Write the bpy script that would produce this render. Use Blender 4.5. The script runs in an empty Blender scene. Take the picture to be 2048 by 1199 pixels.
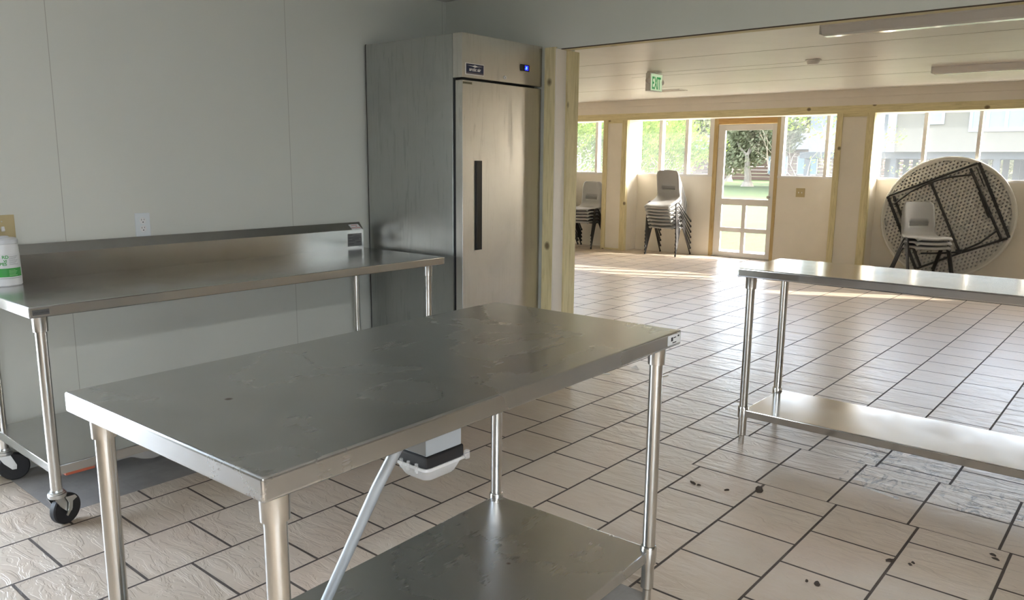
import bpy, bmesh, math, random
from mathutils import Vector, Matrix
random.seed(7)
PI = math.pi
scn = bpy.context.scene
COL = scn.collection

# ------------------------------------------------------------------ materials
MATS = {}
def new_mat(name):
    m = bpy.data.materials.new(name); m.use_nodes = True
    nt = m.node_tree
    for n in list(nt.nodes): nt.nodes.remove(n)
    out = nt.nodes.new('ShaderNodeOutputMaterial')
    MATS[name] = m
    return m, nt, out
def N(nt, typ, **kw):
    n = nt.nodes.new(typ)
    for k, v in kw.items():
        if k in n.inputs.keys(): n.inputs[k].default_value = v
        else: setattr(n, k, v)
    return n
def principled(nt, out, **kw):
    b = nt.nodes.new('ShaderNodeBsdfPrincipled')
    for k, v in kw.items():
        k = k.replace('_', ' ')
        if k in ('Base Color',) and len(v) == 3: v = (*v, 1)
        b.inputs[k].default_value = v
    nt.links.new(b.outputs[0], out.inputs['Surface'])
    return b
def coords(nt, scale=(1, 1, 1), loc=(0, 0, 0), kind='Object'):
    tc = nt.nodes.new('ShaderNodeTexCoord')
    mp = nt.nodes.new('ShaderNodeMapping')
    mp.inputs['Scale'].default_value = scale
    mp.inputs['Location'].default_value = loc
    nt.links.new(tc.outputs[kind], mp.inputs[0])
    return mp.outputs[0]
def ramp(nt, fac, stops, interp='LINEAR'):
    r = nt.nodes.new('ShaderNodeValToRGB'); cr = r.color_ramp; cr.interpolation = interp
    while len(cr.elements) < len(stops): cr.elements.new(0.5)
    for e, (p, c) in zip(cr.elements, stops):
        e.position = p; e.color = (*c, 1) if len(c) == 3 else c
    nt.links.new(fac, r.inputs[0]); return r.outputs[0]
def noise(nt, vec, scale=5, detail=4, rough=.5, dist=0):
    n = nt.nodes.new('ShaderNodeTexNoise'); nt.links.new(vec, n.inputs['Vector'])
    n.inputs['Scale'].default_value = scale; n.inputs['Detail'].default_value = detail
    n.inputs['Roughness'].default_value = rough; n.inputs['Distortion'].default_value = dist
    return n.outputs['Fac']
def mix(nt, fac, a, b, blend='MIX'):
    m = nt.nodes.new('ShaderNodeMix'); m.data_type = 'RGBA'; m.blend_type = blend
    for sock, v in ((m.inputs[0], fac), (m.inputs[6], a), (m.inputs[7], b)):
        if isinstance(v, bpy.types.NodeSocket): nt.links.new(v, sock)
        elif isinstance(v, (int, float)): sock.default_value = v if sock.type == 'VALUE' else (v, v, v, 1)
        else: sock.default_value = (*v, 1) if len(v) == 3 else v
    return m.outputs[2]
def math_(nt, op, a, b=0.0):
    m = nt.nodes.new('ShaderNodeMath'); m.operation = op
    for s, v in ((m.inputs[0], a), (m.inputs[1], b)):
        if isinstance(v, bpy.types.NodeSocket): nt.links.new(v, s)
        else: s.default_value = v
    return m.outputs[0]
def bump(nt, b, height, strength=.3, dist=.01):
    bp = nt.nodes.new('ShaderNodeBump'); bp.inputs['Strength'].default_value = strength
    bp.inputs['Distance'].default_value = dist
    nt.links.new(height, bp.inputs['Height']); nt.links.new(bp.outputs[0], b.inputs['Normal'])
def plain(name, col, rough=.5, metal=0., bumpy=0, bscale=60, vary=0, **kw):
    m, nt, out = new_mat(name)
    b = principled(nt, out, Base_Color=col, Roughness=rough, Metallic=metal, **kw)
    v = coords(nt)
    if bumpy: bump(nt, b, noise(nt, v, bscale, 3), bumpy, .002)
    if vary:
        f = noise(nt, v, 3.0, 5, .6)
        c = ramp(nt, f, [(.3, tuple(x*(1-vary) for x in col)), (.7, tuple(min(1, x*(1+vary)) for x in col))])
        nt.links.new(c, b.inputs['Base Color'])
    return m

def steel(name, col=(.56, .555, .53), rough=.27, brush=(3, 90, 90), smudge=.12, spots=False, drips=False):
    m, nt, out = new_mat(name)
    b = principled(nt, out, Base_Color=col, Roughness=rough, Metallic=1.0)
    v = coords(nt)
    br = noise(nt, coords(nt, brush), 6, 3, .6)
    sm = noise(nt, coords(nt, (1, 1, 1), (3, 1, 2)), 3.0, 4, .52, .6)
    r = math_(nt, 'ADD', math_(nt, 'MULTIPLY', br, .015), math_(nt, 'MULTIPLY', sm, .13))
    r = math_(nt, 'ADD', r, rough - .085)
    nt.links.new(r, b.inputs['Roughness'])
    c = ramp(nt, sm, [(.25, tuple(x*(1-smudge) for x in col)), (.55, col), (.8, tuple(x*(1-smudge*.5) for x in col))])
    if spots:
        vo = nt.nodes.new('ShaderNodeTexVoronoi'); vo.inputs['Scale'].default_value = 7
        nt.links.new(v, vo.inputs['Vector'])
        wh = ramp(nt, vo.outputs['Distance'], [(.0, (1, 1, 1)), (.018, (1, 1, 1)), (.024, (0, 0, 0))])
        sel = ramp(nt, noise(nt, v, 5, 0), [(.45, (0, 0, 0)), (.50, (1, 1, 1))])
        fac = mix(nt, 1.0, wh, sel, 'MULTIPLY')
        c = mix(nt, fac, c, (.8, .8, .76))
        vo2 = nt.nodes.new('ShaderNodeTexVoronoi'); vo2.inputs['Scale'].default_value = 3.1
        nt.links.new(v, vo2.inputs['Vector'])
        dk = ramp(nt, vo2.outputs['Distance'], [(.0, (1, 1, 1)), (.02, (.9, .9, .9)), (.035, (0, 0, 0))])
        c = mix(nt, dk, c, (.12, .06, .045))
    if drips:
        d = noise(nt, coords(nt, (14, 14, 1.2), (5, 0, 1)), 2.6, 6, .65, 1.2)
        dk = ramp(nt, d, [(.56, (0, 0, 0)), (.64, (.32, .32, .32)), (.7, (0.1, .1, .1))])
        g = ramp(nt, noise(nt, v, 1.7, 2), [(.35, (0, 0, 0)), (.65, (1, 1, 1))])
        c = mix(nt, mix(nt, 1.0, dk, g, 'MULTIPLY'), c, tuple(x*.5 for x in col))
        nz = ramp(nt, d, [(.5, (0, 0, 0)), (.62, (.16, .16, .16))])
        nt.links.new(math_(nt, 'ADD', r, nz), b.inputs['Roughness'])
    nt.links.new(c, b.inputs['Base Color'])
    return m

def wood(name, axis, c1=(.68, .60, .36), c2=(.54, .46, .24), knots=True):
    m, nt, out = new_mat(name)
    b = principled(nt, out, Base_Color=c1, Roughness=.6)
    sc = [9, 9, 9]; sc['xyz'.index(axis)] = .6
    v = coords(nt, tuple(sc))
    g = noise(nt, v, 5, 5, .6, 1.5)
    col = ramp(nt, g, [(.3, c2), (.5, c1), (.75, tuple(min(1, x*1.15) for x in c1))])
    if knots:
        vo = nt.nodes.new('ShaderNodeTexVoronoi'); vo.inputs['Scale'].default_value = 4.3
        s2 = [1.0, 1.0, 1.0]; s2['xyz'.index(axis)] = .8
        nt.links.new(coords(nt, tuple(s2), (.13, .37, .21)), vo.inputs['Vector'])
        k = ramp(nt, vo.outputs['Distance'], [(0, (1, 1, 1)), (.075, (.8, .8, .8)), (.12, (0, 0, 0))])
        col = mix(nt, k, col, (.10, .055, .02))
    nt.links.new(col, b.inputs['Base Color'])
    bump(nt, b, g, .15, .002)
    return m

STEEL = steel('stainless_top', (.58, .59, .59), .28, (25, 2, 25), .14, spots=True)
STEEL_Y = steel('stainless_top_length', (.58, .58, .57), .23, (90, 3, 90), .10)
STEEL_R = steel('stainless_clean_top', (.60, .60, .60), .15, (3, 90, 90), .06)
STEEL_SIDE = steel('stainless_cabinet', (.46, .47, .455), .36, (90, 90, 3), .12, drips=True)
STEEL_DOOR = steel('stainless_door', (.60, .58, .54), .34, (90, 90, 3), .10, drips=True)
TUBE = steel('stainless_tube', (.66, .65, .62), .20, (60, 60, 4), .05)
ZINC = steel('zinc_plated', (.62, .63, .62), .34, (20, 20, 20), .1)
BLACK_RUB = plain('black_rubber', (.014, .014, .016), .55, bumpy=.2)
BLACK_PL = plain('black_plastic', (.008, .008, .010), .25)
BLACK_MET = plain('black_painted_metal', (.018, .017, .017), .38)
WHITE_PL = plain('white_plastic', (.78, .79, .80), .32)
WHITE_GL = plain('white_outlet_plastic', (.72, .77, .80), .3)
BEIGE_PL = plain('beige_plastic', (.52, .43, .24), .4)
DARKGAP = plain('dark_gasket', (.01, .01, .013), .5)
GREY_CHAIR = plain('grey_chair_plastic', (.36, .36, .355), .42, bumpy=.12, bscale=220)
TBL_WHITE = plain('white_moulded_plastic', (.62, .61, .57), .55)
GREEN = plain('green_label', (.04, .36, .06), .4, vary=.25)
BLUEGREY = plain('pale_grey_box', (.50, .54, .58), .45)
SHADE_GREY = plain('shaded_grey_face', (.18, .17, .16), .5)
INK = plain('black_ink', (.02, .02, .025), .5)
GREYINK = plain('grey_ink', (.25, .27, .28), .5)
PAPER = plain('paper_label', (.74, .75, .76), .5)
NAVY = plain('navy_badge', (.012, .018, .06), .3)
WHITE_INK = plain('white_ink', (.85, .85, .85), .4)
RED_INK = plain('red_ink', (.5, .08, .06), .5)
LINEN = plain('pale_painted_ceiling', (.76, .73, .67), .45, bumpy=.1, bscale=9, vary=.03)
CREAM = plain('cream_painted_board', (.78, .73, .64), .5, bumpy=.05, bscale=30, vary=.03)
CREAM_L = plain('pale_painted_board', (.78, .73, .66), .45, vary=.03)
WHITE_PAINT = plain('white_painted_timber', (.74, .72, .68), .45)
KCEIL = plain('kitchen_ceiling_paint', (.62, .63, .62), .6)
PINE_Z = wood('treated_pine_upright', 'z')
PINE_X = wood('treated_pine_horizontal', 'x')
PINE_OR = wood('orange_pine_horizontal', 'x', (.55, .34, .12), (.42, .23, .07), False)
PINE_ORZ = wood('orange_pine_upright', 'z', (.50, .37, .17), (.38, .26, .10), False)
DIRT = plain('brown_dirt', (.05, .035, .025), .8)
SCRAP = plain('white_scrap', (.8, .8, .78), .6)
HOUSE = plain('house_cladding', (.115, .10, .075), .7, vary=.05)
HOUSE_W = plain('house_trim', (.22, .235, .245), .5)
HOUSE_GL = plain('house_window_glass', (.10, .17, .20), .1)
HOUSE_DK = plain('house_underside', (.035, .04, .043), .8)
BROWN_SIDING = plain('brown_siding', (.10, .055, .035), .7)
BARK = plain('tree_bark', (.20, .17, .13), .8, bumpy=.6, bscale=12, vary=.3)
CONC = plain('walk_concrete', (.38, .37, .34), .7, vary=.06)

def wall_paint():
    m, nt, out = new_mat('kitchen_wall_panel')
    b = principled(nt, out, Base_Color=(.60, .61, .545), Roughness=.42)
    tc = nt.nodes.new('ShaderNodeTexCoord'); sp = nt.nodes.new('ShaderNodeSeparateXYZ')
    nt.links.new(tc.outputs['Object'], sp.inputs[0])
    # panel joints every 4 ft along y
    f = math_(nt, 'ABSOLUTE', math_(nt, 'SUBTRACT', math_(nt, 'FLOORED_MODULO', math_(nt, 'ADD', sp.outputs['Y'], 1.684+.609), 1.217), .609))
    line = math_(nt, 'LESS_THAN', f, .0015)
    blotch = noise(nt, tc.outputs['Object'], 1.3, 4)
    base = ramp(nt, blotch, [(.3, (.64, .66, .615)), (.7, (.67, .685, .635))])
    c = mix(nt, math_(nt, 'MULTIPLY', line, .55), base, (.22, .21, .18))
    nt.links.new(c, b.inputs['Base Color'])
    h = math_(nt, 'SUBTRACT', noise(nt, tc.outputs['Object'], 45, 3), math_(nt, 'MULTIPLY', line, 2.0))
    bump(nt, b, h, .06, .003)
    return m
KWALL = wall_paint()

def tiles():
    m, nt, out = new_mat('slate_look_floor_tile')
    b = principled(nt, out, Base_Color=(.5, .4, .3), Roughness=.3)
    tc = nt.nodes.new('ShaderNodeTexCoord'); sp = nt.nodes.new('ShaderNodeSeparateXYZ')
    nt.links.new(tc.outputs['Object'], sp.inputs[0]); X, Y = sp.outputs['X'], sp.outputs['Y']
    def brick(offx, offy, w, off):
        cb = nt.nodes.new('ShaderNodeCombineXYZ')
        nt.links.new(math_(nt, 'ADD', Y, offy), cb.inputs[0]); nt.links.new(math_(nt, 'ADD', X, offx), cb.inputs[1])
        t = nt.nodes.new('ShaderNodeTexBrick'); t.offset = off; t.offset_frequency = 2; t.squash = 1
        nt.links.new(cb.outputs[0], t.inputs['Vector'])
        t.inputs['Color1'].default_value = (0, 0, 0, 1); t.inputs['Color2'].default_value = (1, 1, 1, 1)
        t.inputs['Mortar'].default_value = (0, 0, 0, 1)
        t.inputs['Scale'].default_value = 1; t.inputs['Mortar Size'].default_value = .0058
        t.inputs['Mortar Smooth'].default_value = .35; t.inputs['Bias'].default_value = 0
        t.inputs['Brick Width'].default_value = w; t.inputs['Row Height'].default_value = .3135
        return t.outputs['Color'], t.outputs['Fac']
    K = .3135*40
    ca, fa = brick(-1.367+K, .014+.1545+.309*40, .309, .5)
    cb_, fb = brick(-2.582+K, -.1405+.277*40, .277, 0)
    inr = lambda v, lo, hi: math_(nt, 'MULTIPLY', math_(nt, 'GREATER_THAN', v, lo), math_(nt, 'LESS_THAN', v, hi))
    mask = math_(nt, 'MULTIPLY', inr(Y, .1405, .694), math_(nt, 'GREATER_THAN', X, 2.264))
    rnd = mix(nt, mask, ca, cb_); mort = mix(nt, mask, fa, fb)
    # bare concrete patches where tiles are missing
    c1 = math_(nt, 'MULTIPLY', math_(nt, 'LESS_THAN', X, .615), inr(Y, -2.03, .2))
    c2 = math_(nt, 'MULTIPLY', inr(X, 2.06, 2.70), inr(Y, -1.29, -.985))
    bare = math_(nt, 'MAXIMUM', c1, c2)
    ob = tc.outputs['Object']
    big = noise(nt, ob, 2.2, 4, .55, .4)
    # offset relief per tile
    vadd = nt.nodes.new('ShaderNodeVectorMath'); vadd.operation = 'ADD'
    sc = nt.nodes.new('ShaderNodeVectorMath'); sc.operation = 'SCALE'; sc.inputs['Scale'].default_value = 7.3
    nt.links.new(rnd, sc.inputs[0]); nt.links.new(ob, vadd.inputs[0]); nt.links.new(sc.outputs[0], vadd.inputs[1])
    mp = nt.nodes.new('ShaderNodeMapping'); mp.inputs['Scale'].default_value = (2.6, 8, 3); nt.links.new(vadd.outputs[0], mp.inputs[0])
    rel = noise(nt, mp.outputs[0], 2.0, 4, .5, 1.0)
    rel = mix(nt, .5, rel, ramp(nt, rel, [(.40, (0, 0, 0)), (.425, (.33, .33, .33)), (.50, (.36, .36, .36)), (.515, (.66, .66, .66)), (.60, (.70, .70, .70)), (.62, (1, 1, 1))]))
    mott = noise(nt, vadd.outputs[0], 6, 3, .5, .15)
    base = ramp(nt, mott, [(.2, (.50, .41, .32)), (.5, (.56, .475, .38)), (.8, (.60, .52, .43))])
    base = mix(nt, .28, base, ramp(nt, rnd, [(0, (.51, .44, .35)), (.5, (.62, .53, .44)), (1, (.54, .45, .37))]))
    base = mix(nt, ramp(nt, big, [(.45, (0, 0, 0)), (.75, (.35, .35, .35))]), base, (.60, .44, .34))
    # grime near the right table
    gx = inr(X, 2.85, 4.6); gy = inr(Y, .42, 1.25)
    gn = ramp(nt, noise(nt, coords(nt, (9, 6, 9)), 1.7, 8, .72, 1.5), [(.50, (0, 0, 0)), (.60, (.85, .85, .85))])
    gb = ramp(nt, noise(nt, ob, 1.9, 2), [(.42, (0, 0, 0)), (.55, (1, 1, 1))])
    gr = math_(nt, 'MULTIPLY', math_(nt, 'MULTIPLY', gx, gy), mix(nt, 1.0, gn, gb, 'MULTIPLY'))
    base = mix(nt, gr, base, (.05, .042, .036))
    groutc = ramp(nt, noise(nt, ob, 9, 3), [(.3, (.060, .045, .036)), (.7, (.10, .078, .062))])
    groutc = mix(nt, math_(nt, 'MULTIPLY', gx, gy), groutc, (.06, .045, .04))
    c = mix(nt, mort, base, groutc)
    conc = ramp(nt, noise(nt, ob, 6, 6, .65), [(.3, (.24, .225, .21)), (.7, (.34, .32, .30))])
    c = mix(nt, bare, c, conc)
    nt.links.new(c, b.inputs['Base Color'])
    r = math_(nt, 'ADD', .24, math_(nt, 'MULTIPLY', mott, .16))
    r = math_(nt, 'MAXIMUM', r, math_(nt, 'MULTIPLY', mort, .8))
    r = math_(nt, 'MAXIMUM', r, math_(nt, 'MULTIPLY', bare, .7))
    nt.links.new(r, b.inputs['Roughness'])
    h = math_(nt, 'ADD', math_(nt, 'MULTIPLY', rel, .30), math_(nt, 'MULTIPLY', math_(nt, 'SUBTRACT', 1.0, mort), .14))
    h = math_(nt, 'ADD', h, math_(nt, 'MULTIPLY', rnd, .04))
    h = math_(nt, 'MULTIPLY', h, math_(nt, 'SUBTRACT', 1.0, bare))
    bump(nt, b, h, .9, .015)
    return m
TILE = tiles()

def grass():
    m, nt, out = new_mat('lawn_grass')
    b = principled(nt, out, Base_Color=(.1, .2, .03), Roughness=.9)
    v = coords(nt)
    f = noise(nt, v, 1.4, 8, .7, .5); f2 = noise(nt, coords(nt, (1, 1, 1)), 30, 4, .7)
    c = ramp(nt, f, [(.3, (.026, .050, .003)), (.5, (.050, .072, .005)), (.7, (.085, .095, .011))])
    c = mix(nt, .6, c, ramp(nt, f2, [(.35, (.35, .45, .3)), (.65, (1, 1, .9))]), 'MULTIPLY')
    nt.links.new(c, b.inputs['Base Color']); bump(nt, b, f2, .8, .05)
    return m
GRASS = grass()
def leaf(name, c1, c2, trans=.5):
    m, nt, out = new_mat(name)
    d = N(nt, 'ShaderNodeBsdfDiffuse'); t = N(nt, 'ShaderNodeBsdfTranslucent'); ms = N(nt, 'ShaderNodeMixShader')
    v = coords(nt); c = ramp(nt, noise(nt, v, 2.5, 6, .7), [(.35, c1), (.65, c2)])
    nt.links.new(c, d.inputs['Color']); nt.links.new(c, t.inputs['Color'])
    ms.inputs[0].default_value = trans
    nt.links.new(d.outputs[0], ms.inputs[1]); nt.links.new(t.outputs[0], ms.inputs[2])
    nt.links.new(ms.outputs[0], out.inputs['Surface'])
    return m
LEAF_OAK = leaf('oak_leaves', (.12, .14, .075), (.32, .32, .20))
LEAF_BUSH = leaf('bush_leaves', (.05, .10, .018), (.17, .22, .05))
LEAF_DARK = leaf('dark_leaves', (.015, .03, .016), (.04, .06, .03))
def screen_mat():
    m, nt, out = new_mat('insect_screen')
    d = N(nt, 'ShaderNodeBsdfDiffuse'); d.inputs['Color'].default_value = (.20, .21, .22, 1)
    t = N(nt, 'ShaderNodeBsdfTranslucent'); t.inputs['Color'].default_value = (.22, .235, .25, 1)
    m1 = N(nt, 'ShaderNodeMixShader'); m1.inputs[0].default_value = .5
    tr = N(nt, 'ShaderNodeBsdfTransparent'); m2 = N(nt, 'ShaderNodeMixShader'); m2.inputs[0].default_value = .25
    nt.links.new(d.outputs[0], m1.inputs[1]); nt.links.new(t.outputs[0], m1.inputs[2])
    nt.links.new(tr.outputs[0], m2.inputs[1]); nt.links.new(m1.outputs[0], m2.inputs[2])
    nt.links.new(m2.outputs[0], out.inputs['Surface'])
    return m
SCREEN = screen_mat()
def thin_glass(name, fac=.08, col=(1, 1, 1), rough=0.0):
    m, nt, out = new_mat(name)
    g = N(nt, 'ShaderNodeBsdfGlossy'); g.inputs['Roughness'].default_value = rough
    tr = N(nt, 'ShaderNodeBsdfTransparent'); tr.inputs['Color'].default_value = (*col, 1)
    ms = N(nt, 'ShaderNodeMixShader')
    ms.inputs[0].default_value = fac
    nt.links.new(tr.outputs[0], ms.inputs[1]); nt.links.new(g.outputs[0], ms.inputs[2]); nt.links.new(ms.outputs[0], out.inputs['Surface'])
    return m
GLASS = thin_glass('door_glass', .06)
def clear_plastic(name, a, col=(.8, .8, .8)):
    m, nt, out = new_mat(name)
    b = principled(nt, out, Base_Color=col, Roughness=.18)
    tr = N(nt, 'ShaderNodeBsdfTransparent'); ms = N(nt, 'ShaderNodeMixShader'); ms.inputs[0].default_value = a
    nt.links.new(tr.outputs[0], ms.inputs[1]); nt.links.new(b.outputs[0], ms.inputs[2]); nt.links.new(ms.outputs[0], out.inputs['Surface'])
    return m
TUB = clear_plastic('clear_frosted_plastic', .45)
FILM = clear_plastic('clear_film', .3)
def emit(name, col, s):
    m, nt, out = new_mat(name)
    b = principled(nt, out, Base_Color=col, Roughness=.4)
    b.inputs['Emission Color'].default_value = (*col, 1); b.inputs['Emission Strength'].default_value = s
    return m
BLUE_LED = emit('blue_display_digits', (.02, .06, 1.0), 5)
LED_BG = emit('blue_display_glow', (.004, .006, .18), 1.2)
EXIT_G = emit('green_sign_letters', (.02, .36, .10), .06)
EXIT_BG = emit('pale_green_sign_face', (.60, .78, .55), .10)  # faint glow added to sign face and letters, which face away from the light

# ------------------------------------------------------------------ mesh tools
class MB:
    def __init__(s): s.bm = bmesh.new()
    def box(s, a, b, bev=0, seg=2, rot=None, piv=None):
        x0, y0, z0 = a; x1, y1, z1 = b
        r = bmesh.ops.create_cube(s.bm, size=1)
        vs = r['verts']
        for v in vs:
            v.co = Vector(((x0+x1)/2+v.co.x*(x1-x0), (y0+y1)/2+v.co.y*(y1-y0), (z0+z1)/2+v.co.z*(z1-z0)))
        if bev:
            es = list({e for v in vs for e in v.link_edges})
            rr = bmesh.ops.bevel(s.bm, geom=es, offset=bev, segments=seg, affect='EDGES', profile=.6)
            vs = list({v for f in rr['faces'] for v in f.verts} | {v for v in vs if v.is_valid})
            for f in {f for v in vs for f in v.link_faces}:
                f.normal_update(); f.smooth = max(abs(c) for c in f.normal) < .9995
        if rot is not None:
            p = Vector(piv) if piv is not None else Vector(((x0+x1)/2, (y0+y1)/2, (z0+z1)/2))
            for v in vs: v.co = rot @ (v.co-p)+p
        return s
    def ring(s, c, r, ax_u, ax_v, n):
        return [s.bm.verts.new(c+ax_u*(r*math.cos(2*PI*i/n))+ax_v*(r*math.sin(2*PI*i/n))) for i in range(n)]
    def tube(s, pts, r, n=16, caps=True):
        pts = [Vector(p) for p in pts]; rs = r if isinstance(r, (list, tuple)) else [r]*len(pts)
        prev = None; u = None; first = None
        for i, p in enumerate(pts):
            if i == 0: t = pts[1]-pts[0]
            elif i == len(pts)-1: t = pts[-1]-pts[-2]
            else: t = (pts[i+1]-pts[i]).normalized()+(pts[i]-pts[i-1]).normalized()
            if t.length < 1e-9: t = Vector((0, 0, 1))
            t.normalize()
            if u is None:
                u = t.cross(Vector((0, 0, 1)) if abs(t.z) < .9 else Vector((1, 0, 0))).normalized()
            else:
                u = (u-t*u.dot(t)).normalized()
            w = t.cross(u)
            ring = s.ring(p, rs[i], u, w, n)
            if prev:
                for k in range(n): s.bm.faces.new((prev[k], prev[(k+1) % n], ring[(k+1) % n], ring[k])).smooth = True
            else: first = ring
            prev = ring
        if caps:
            s.bm.faces.new(list(reversed(first))); s.bm.faces.new(prev)
        return s
    def lathe(s, c, prof, n=24, axis='z', cap=True):
        c = Vector(c); A = {'z': (Vector((1, 0, 0)), Vector((0, 1, 0)), Vector((0, 0, 1))), 'x': (Vector((0, 1, 0)), Vector((0, 0, 1)), Vector((1, 0, 0))), 'y': (Vector((0, 0, 1)), Vector((1, 0, 0)), Vector((0, 1, 0)))}[axis]
        prev = None
        for i, (r, h) in enumerate(prof):
            ring = s.ring(c+A[2]*h, max(r, 1e-5), A[0], A[1], n)
            if prev:
                for k in range(n): s.bm.faces.new((prev[k], prev[(k+1) % n], ring[(k+1) % n], ring[k])).smooth = True
            else: s.bm.faces.new(list(reversed(ring)))
            prev = ring
        if cap: s.bm.faces.new(prev)
        return s
    def prism(s, poly, off):
        a = [s.bm.verts.new(Vector(p)) for p in poly]; o = Vector(off)
        b = [s.bm.verts.new(Vector(p)+o) for p in poly]; n = len(a)
        s.bm.faces.new(list(reversed(a))); s.bm.faces.new(b)
        for i in range(n): s.bm.faces.new((a[i], a[(i+1) % n], b[(i+1) % n], b[i]))
        return s
    def quad(s, *p):
        s.bm.faces.new([s.bm.verts.new(Vector(q)) for q in p]); return s
    def build(s, name, mat, parent=None, smooth=True, loc=None):
        bmesh.ops.recalc_face_normals(s.bm, faces=s.bm.faces)
        me = bpy.data.meshes.new(name); s.bm.to_mesh(me); s.bm.free()
        if not smooth:
            for p in me.polygons: p.use_smooth = False
        else:
            fl = [p.use_smooth for p in me.polygons]
            me.set_sharp_from_angle(angle=math.radians(35))
            for p, q_ in zip(me.polygons, fl): p.use_smooth = q_
        me.materials.append(mat)
        o = bpy.data.objects.new(name, me); COL.objects.link(o)
        if parent is not None: o.parent = parent
        if loc: o.location = loc
        return o
def thing(name, label, cat, loc=(0, 0, 0), rz=0, group=None):
    o = bpy.data.objects.new(name, None); COL.objects.link(o); o.empty_display_size = .1
    o.location = loc; o.rotation_euler = (0, 0, rz); tag(o, label, cat, group); return o
def tag(o, label, cat, group=None):
    o['label'] = label; o['category'] = cat
    if group: o['group'] = group
    return o
def struct(o): o['kind'] = 'structure'; return o
def copy_tree(o, parent=None):
    c = o.copy(); COL.objects.link(c)
    if parent is not None: c.parent = parent
    for ch in list(o.children): copy_tree(ch, c)
    return c
def text_mesh(name, s, size, mat, parent, M, extrude=.0006, bold=0, sx=1, align='LEFT'):
    cu = bpy.data.curves.new(name, 'FONT'); cu.body = s; cu.size = size; cu.extrude = extrude; cu.offset = bold; cu.align_x = align
    tmp = bpy.data.objects.new('tmp', cu); COL.objects.link(tmp)
    dg = bpy.context.evaluated_depsgraph_get()
    me = bpy.data.meshes.new_from_object(tmp.evaluated_get(dg)); bpy.data.objects.remove(tmp)
    for v in me.vertices: v.co.x *= sx
    if callable(M):
        for v in me.vertices: v.co = M(v.co.copy())
    else: me.transform(M)
    me.name = name; me.materials.clear(); me.materials.append(mat)
    o = bpy.data.objects.new(name, me); COL.objects.link(o); o.parent = parent
    return o
# matrix for lettering on a +x facing plane reading along +y
def face_x(x, y, z): return Matrix(((0, 0, 1, x), (1, 0, 0, y), (0, 1, 0, z), (0, 0, 0, 1)))

# ------------------------------------------------------------------ camera
CAM = Vector((3.873, -3.095, 1.409)); YAW, PIT, ROL, F = .7009, .1766, .0088, 1562.2
fw = Vector((-math.sin(YAW)*math.cos(PIT), math.cos(YAW)*math.cos(PIT), -math.sin(PIT)))
rt = Vector((math.cos(YAW), math.sin(YAW), 0)); up = rt.cross(fw)
r2 = rt*math.cos(ROL)+up*math.sin(ROL); u2 = -rt*math.sin(ROL)+up*math.cos(ROL)
cd = bpy.data.cameras.new('camera'); cam = bpy.data.objects.new('camera', cd); COL.objects.link(cam)
cam.matrix_world = Matrix(((r2.x, u2.x, -fw.x, CAM.x), (r2.y, u2.y, -fw.y, CAM.y), (r2.z, u2.z, -fw.z, CAM.z), (0, 0, 0, 1)))
cd.sensor_width = 36; cd.lens = F/2048*36; cd.clip_start = .05; cd.clip_end = 400
scn.camera = cam

# ------------------------------------------------------------------ the rooms
PY0, PY1, JX, HZ = .785, .963, .936, 2.068      # partition with the wide opening
KC, DC = 2.44, 2.34                             # ceilings
KX1, KY0 = 6.4, -5.3
YP, YW = 7.592, 7.956                           # pier fronts, window wall
DX0, DX1 = -7.0, 7.6
struct(MB().box((DX0-.1, KY0-.1, -.12), (DX1+.1, YW+.12, 0)).build('floor', TILE, smooth=False))
# left kitchen wall, with a doorway near the camera end
DOORY0, DOORY1, DOORZ = -3.75, -2.32, 2.06
w = MB(); w.box((-.12, DOORY1, 0), (0, PY0+.05, KC)); w.box((-.12, KY0-.12, 0), (0, DOORY0, KC)); w.box((-.12, DOORY0, DOORZ), (0, DOORY1, KC))
struct(w.build('wall_left', KWALL, smooth=False))
# back kitchen wall with a band of windows
DKW = plain('dark_board_wall', (.15, .125, .10), .6, vary=.15)
struct(MB().box((0, KY0-.12, 0), (KX1, KY0, KC)).build('wall_back', DKW, smooth=False))
w = MB(); RY0, RY1, RZ0, RZ1 = -5.15, -2.4, .12, 2.22
w.box((KX1, KY0-.12, 0), (KX1+.12, PY0, RZ0)); w.box((KX1, KY0-.12, RZ1), (KX1+.12, PY0, KC)); w.box((KX1, KY0-.12, RZ0), (KX1+.12, RY0, RZ1)); w.box((KX1, RY1, RZ0), (KX1+.12, PY0, RZ1))
struct(w.build('wall_right', DKW, smooth=False))
f = MB()
for i in range(5):
    y = RY0+i*(RY1-RY0-.05)/4; f.box((KX1+.02, y, RZ0), (KX1+.1, y+.05, RZ1))
f.box((KX1-.01, RY0, RZ0), (KX1+.1, RY1, RZ0+.04)); f.box((KX1+.02, RY0, RZ1-.04), (KX1+.1, RY1, RZ1))
struct(f.build('window_6', WHITE_PAINT, smooth=False))
struct(MB().box((13, -9, -.13), (18, 9, 4.6)).build('wall_sun_block', plain('sun_block_pale', (.78, .79, .80), .8), smooth=False))  # added unseen block, keeps direct sun out of the right-hand window
struct(MB().box((-.12, KY0-.12, KC), (KX1+.12, PY0+.05, KC+.1)).build('ceiling', KCEIL, smooth=False))
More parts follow.
